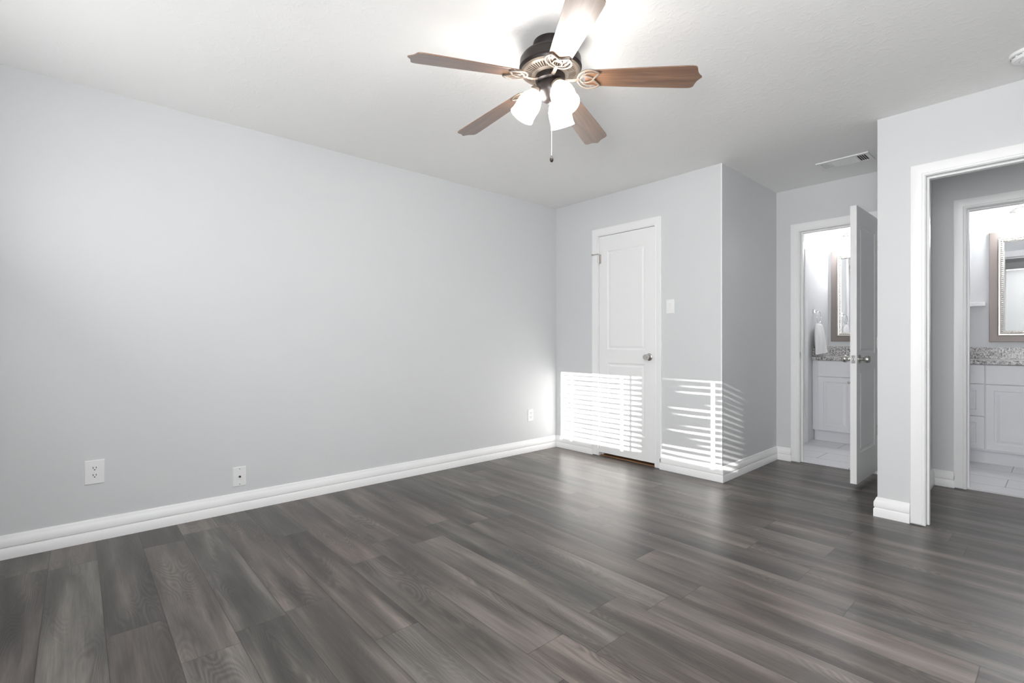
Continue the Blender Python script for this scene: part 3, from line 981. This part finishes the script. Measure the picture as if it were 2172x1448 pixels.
def mirror(label, x0, x1, z0, z1, y):
    root = thing('wall_mirror', label, 'mirror', (0, y, 0), group='framed mirrors')

    def frame_mb(prof, ins):
        mb = MB()
        rows = []
        for w, d in prof:
            i = ins + w
            rows.append([mb.bm.verts.new((a, -d, b)) for a, b in ((x0 + i, z0 + i), (x1 - i, z0 + i), (x1 - i, z1 - i), (x0 + i, z1 - i))])
        n = len(rows)
        for k in range(n):
            p, q = rows[k], rows[(k + 1) % n]
            for e in range(4):
                g = (e + 1) % 4
                mb.bm.faces.new((p[e], p[g], q[g], q[e]))
        return mb
    frame_mb([(0, 0), (0, 0.020), (0.004, 0.023), (0.056, 0.023), (0.060, 0.020), (0.060, 0)], 0).build('frame', M['frame'], root)
    frame_mb([(0, 0), (0, 0.020), (0.004, 0.028), (0.012, 0.028), (0.014, 0.020), (0.040, 0.014), (0.042, 0.006), (0.042, 0)], 0.060).build('inner_frame', M['bead'], root)
    bd = MB()
    i = 0.060 + 0.027
    r = 0.010
    def bead(x, z):
        bd.lathe([(0, -r), (r * 0.7, -r * 0.7), (r, 0), (r * 0.7, r * 0.7), (0, r)], 8, Matrix.Translation((x, -0.017, z)))
    p = 0.0185
    n = int((z1 - z0 - 2 * i) / p)
    for k in range(n + 1):
        z = z0 + i + (z1 - z0 - 2 * i) * k / n
        bead(x0 + i, z)
        bead(x1 - i, z)
    n = int((x1 - x0 - 2 * i) / p)
    for k in range(1, n):
        x = x0 + i + (x1 - x0 - 2 * i) * k / n
        bead(x, z0 + i)
        bead(x, z1 - i)
    bd.build('beading', M['bead'], root, smooth=True)
    MB().box(x0 + 0.095, x1 - 0.095, -0.006, 0, z0 + 0.095, z1 - 0.095).build('mirror_glass', M['mirror'], root)
    return root


mirror('taupe framed mirror partly hidden by the half open door', 1.684, 2.440, 1.078, 2.112, B1Y)
mirror('taupe framed mirror with silver beading at the right edge', 2.997, 3.760, 1.072, 2.100, B2Y)


def vanity_light(label, xs, y, z):
    xc = sum(xs) / len(xs)
    root = thing('vanity_light', label, 'wall light', (xc, y, z), group='vanity lights')
    MB().box(-0.09, 0.09, -0.020, 0, -0.035, 0.065).build('backplate', M['nickel'], root, bevel=0.004)
    MB().tube([(xs[0] - xc, -0.11, 0.04), (xs[0] - xc + 0.06, -0.11, 0.052), (0, -0.11, 0.060), (xs[-1] - xc - 0.06, -0.11, 0.052), (xs[-1] - xc, -0.11, 0.04)], 0.006, 10).tube([(0, -0.11, 0.06), (0, -0.018, 0.03)], 0.007, 10).build('arm', M['nickel'], root, smooth=True)
    for x in xs:
        m = Matrix.Translation((x - xc, -0.11, 0))
        h_ = MB().lathe([(0, 0.042), (0.012, 0.042), (0.014, 0.030), (0.026, 0.026), (0.029, 0.018), (0.029, 0.0), (0, -0.004)], 28, m).build('lamp_holder', M['nickel'], root, smooth=True)
        pr = [(0.026, 0.0), (0.030, -0.008), (0.045, -0.030), (0.054, -0.060), (0.057, -0.090), (0.060, -0.115)]
        inner = [(r - 0.003, z_) for r, z_ in reversed(pr)]
        MB().lathe(pr + inner, 32, m, cap=False).build('lamp_shade', M['bshade'], h_, smooth=True)['label'] = 'glowing frosted glass shade'
    return root


vanity_light('lit wall light above the mirror seen past the half open door', [1.848, 2.075, 2.302], B1Y, 2.235)
vanity_light('lit wall light above the mirror at the right edge', [3.165, 3.385, 3.605], B2Y, 2.235)

hl = thing('hall_fill_lamp', 'invented round lit lamp out of view, added to brighten the hall', 'ceiling lamp', (3.60, 0.62, H))  # added unseen lamp that lifts the dim hall walls
MB().lathe([(0, 0), (0.15, 0), (0.15, -0.02), (0.14, -0.025), (0, -0.025)], 40).build('lamp_base', M['nickel'], hl, smooth=True)
MB().lathe([(0.135, -0.024), (0.13, -0.05), (0.10, -0.075), (0.05, -0.090), (0, -0.094)], 40).build('lamp_shade', mat('hall_fill_glass', (1, 1, 1), 0.4, emit=E_HALL_FILL, ecol=(1.0, 0.98, 0.95)), hl, smooth=True)

# towel ring and towel on the bathroom side wall
tr = thing('towel_ring', 'chrome towel ring on the bathroom side wall', 'towel ring', (B1X, 2.325, 1.405))
MB().box(0, 0.010, -0.022, 0.022, -0.022, 0.022).build('wall_mount', M['chrome'], tr, bevel=0.002)
MB().box(0.010, 0.050, -0.007, 0.007, -0.007, 0.007).lathe([(0, -0.010), (0.008, -0.010), (0.008, 0.010), (0, 0.010)], 14, Matrix.Translation((0.050, 0, -0.002))).build('post', M['chrome'], tr, bevel=0.001)
MB().tube([(0.050, 0.066 * math.sin(t), -0.064 + 0.066 * math.cos(t)) for t in [2 * PI * i / 40 for i in range(40)]], 0.004, 10, closed=True, up=(1, 0, 0)).build('ring', M['chrome'], tr, smooth=True)


def towel():
    mb = MB()
    N, K = 44, 22
    yc, xc = 2.325, B1X + 0.048
    ztop, zbot = 1.268, 0.950
    rows = []
    for k in range(K + 1):
        t = k / K
        z = ztop + (zbot - ztop) * t
        hw = 0.075 + (0.190 - 0.075) * (t ** 0.8)
        th = 0.022 + 0.012 * math.sin(PI * min(1, t * 1.2))
        if k == 0:
            hw, th = 0.050, 0.010
        row = []
        for i in range(N):
            a = 2 * PI * i / N
            fold = 0.008 * math.sin(5 * a + 1.5 * t) * (1 - 0.4 * t) + 0.006 * math.sin(9 * a + 0.7)
            y = yc + 0.045 * t + hw * math.cos(a) + 0.0
            x = xc + 0.018 * t + (th + fold * 0.8) * math.sin(a)
            row.append(mb.bm.verts.new((max(x, B1X + 0.027), y, z + (0.012 * math.cos(a) if k == K else 0))))
        rows.append(row)
    for p, q in zip(rows, rows[1:]):
        for i in range(N):
            e = (i + 1) % N
            mb.bm.faces.new((p[i], p[e], q[e], q[i]))
    mb.bm.faces.new(rows[0])
    mb.bm.faces.new(rows[-1][::-1])
    return tag(mb.build('hand_towel', M['towel'], smooth=True), 'white hand towel hanging from the chrome ring', 'towel')


towel()

tag(MB().box(2.83, 2.972, B2Y - 0.09, B2Y, 1.412, 1.445).build('wall_shelf', M['white'], bevel=0.002), 'small white shelf left of the mirror at the right edge', 'shelf')
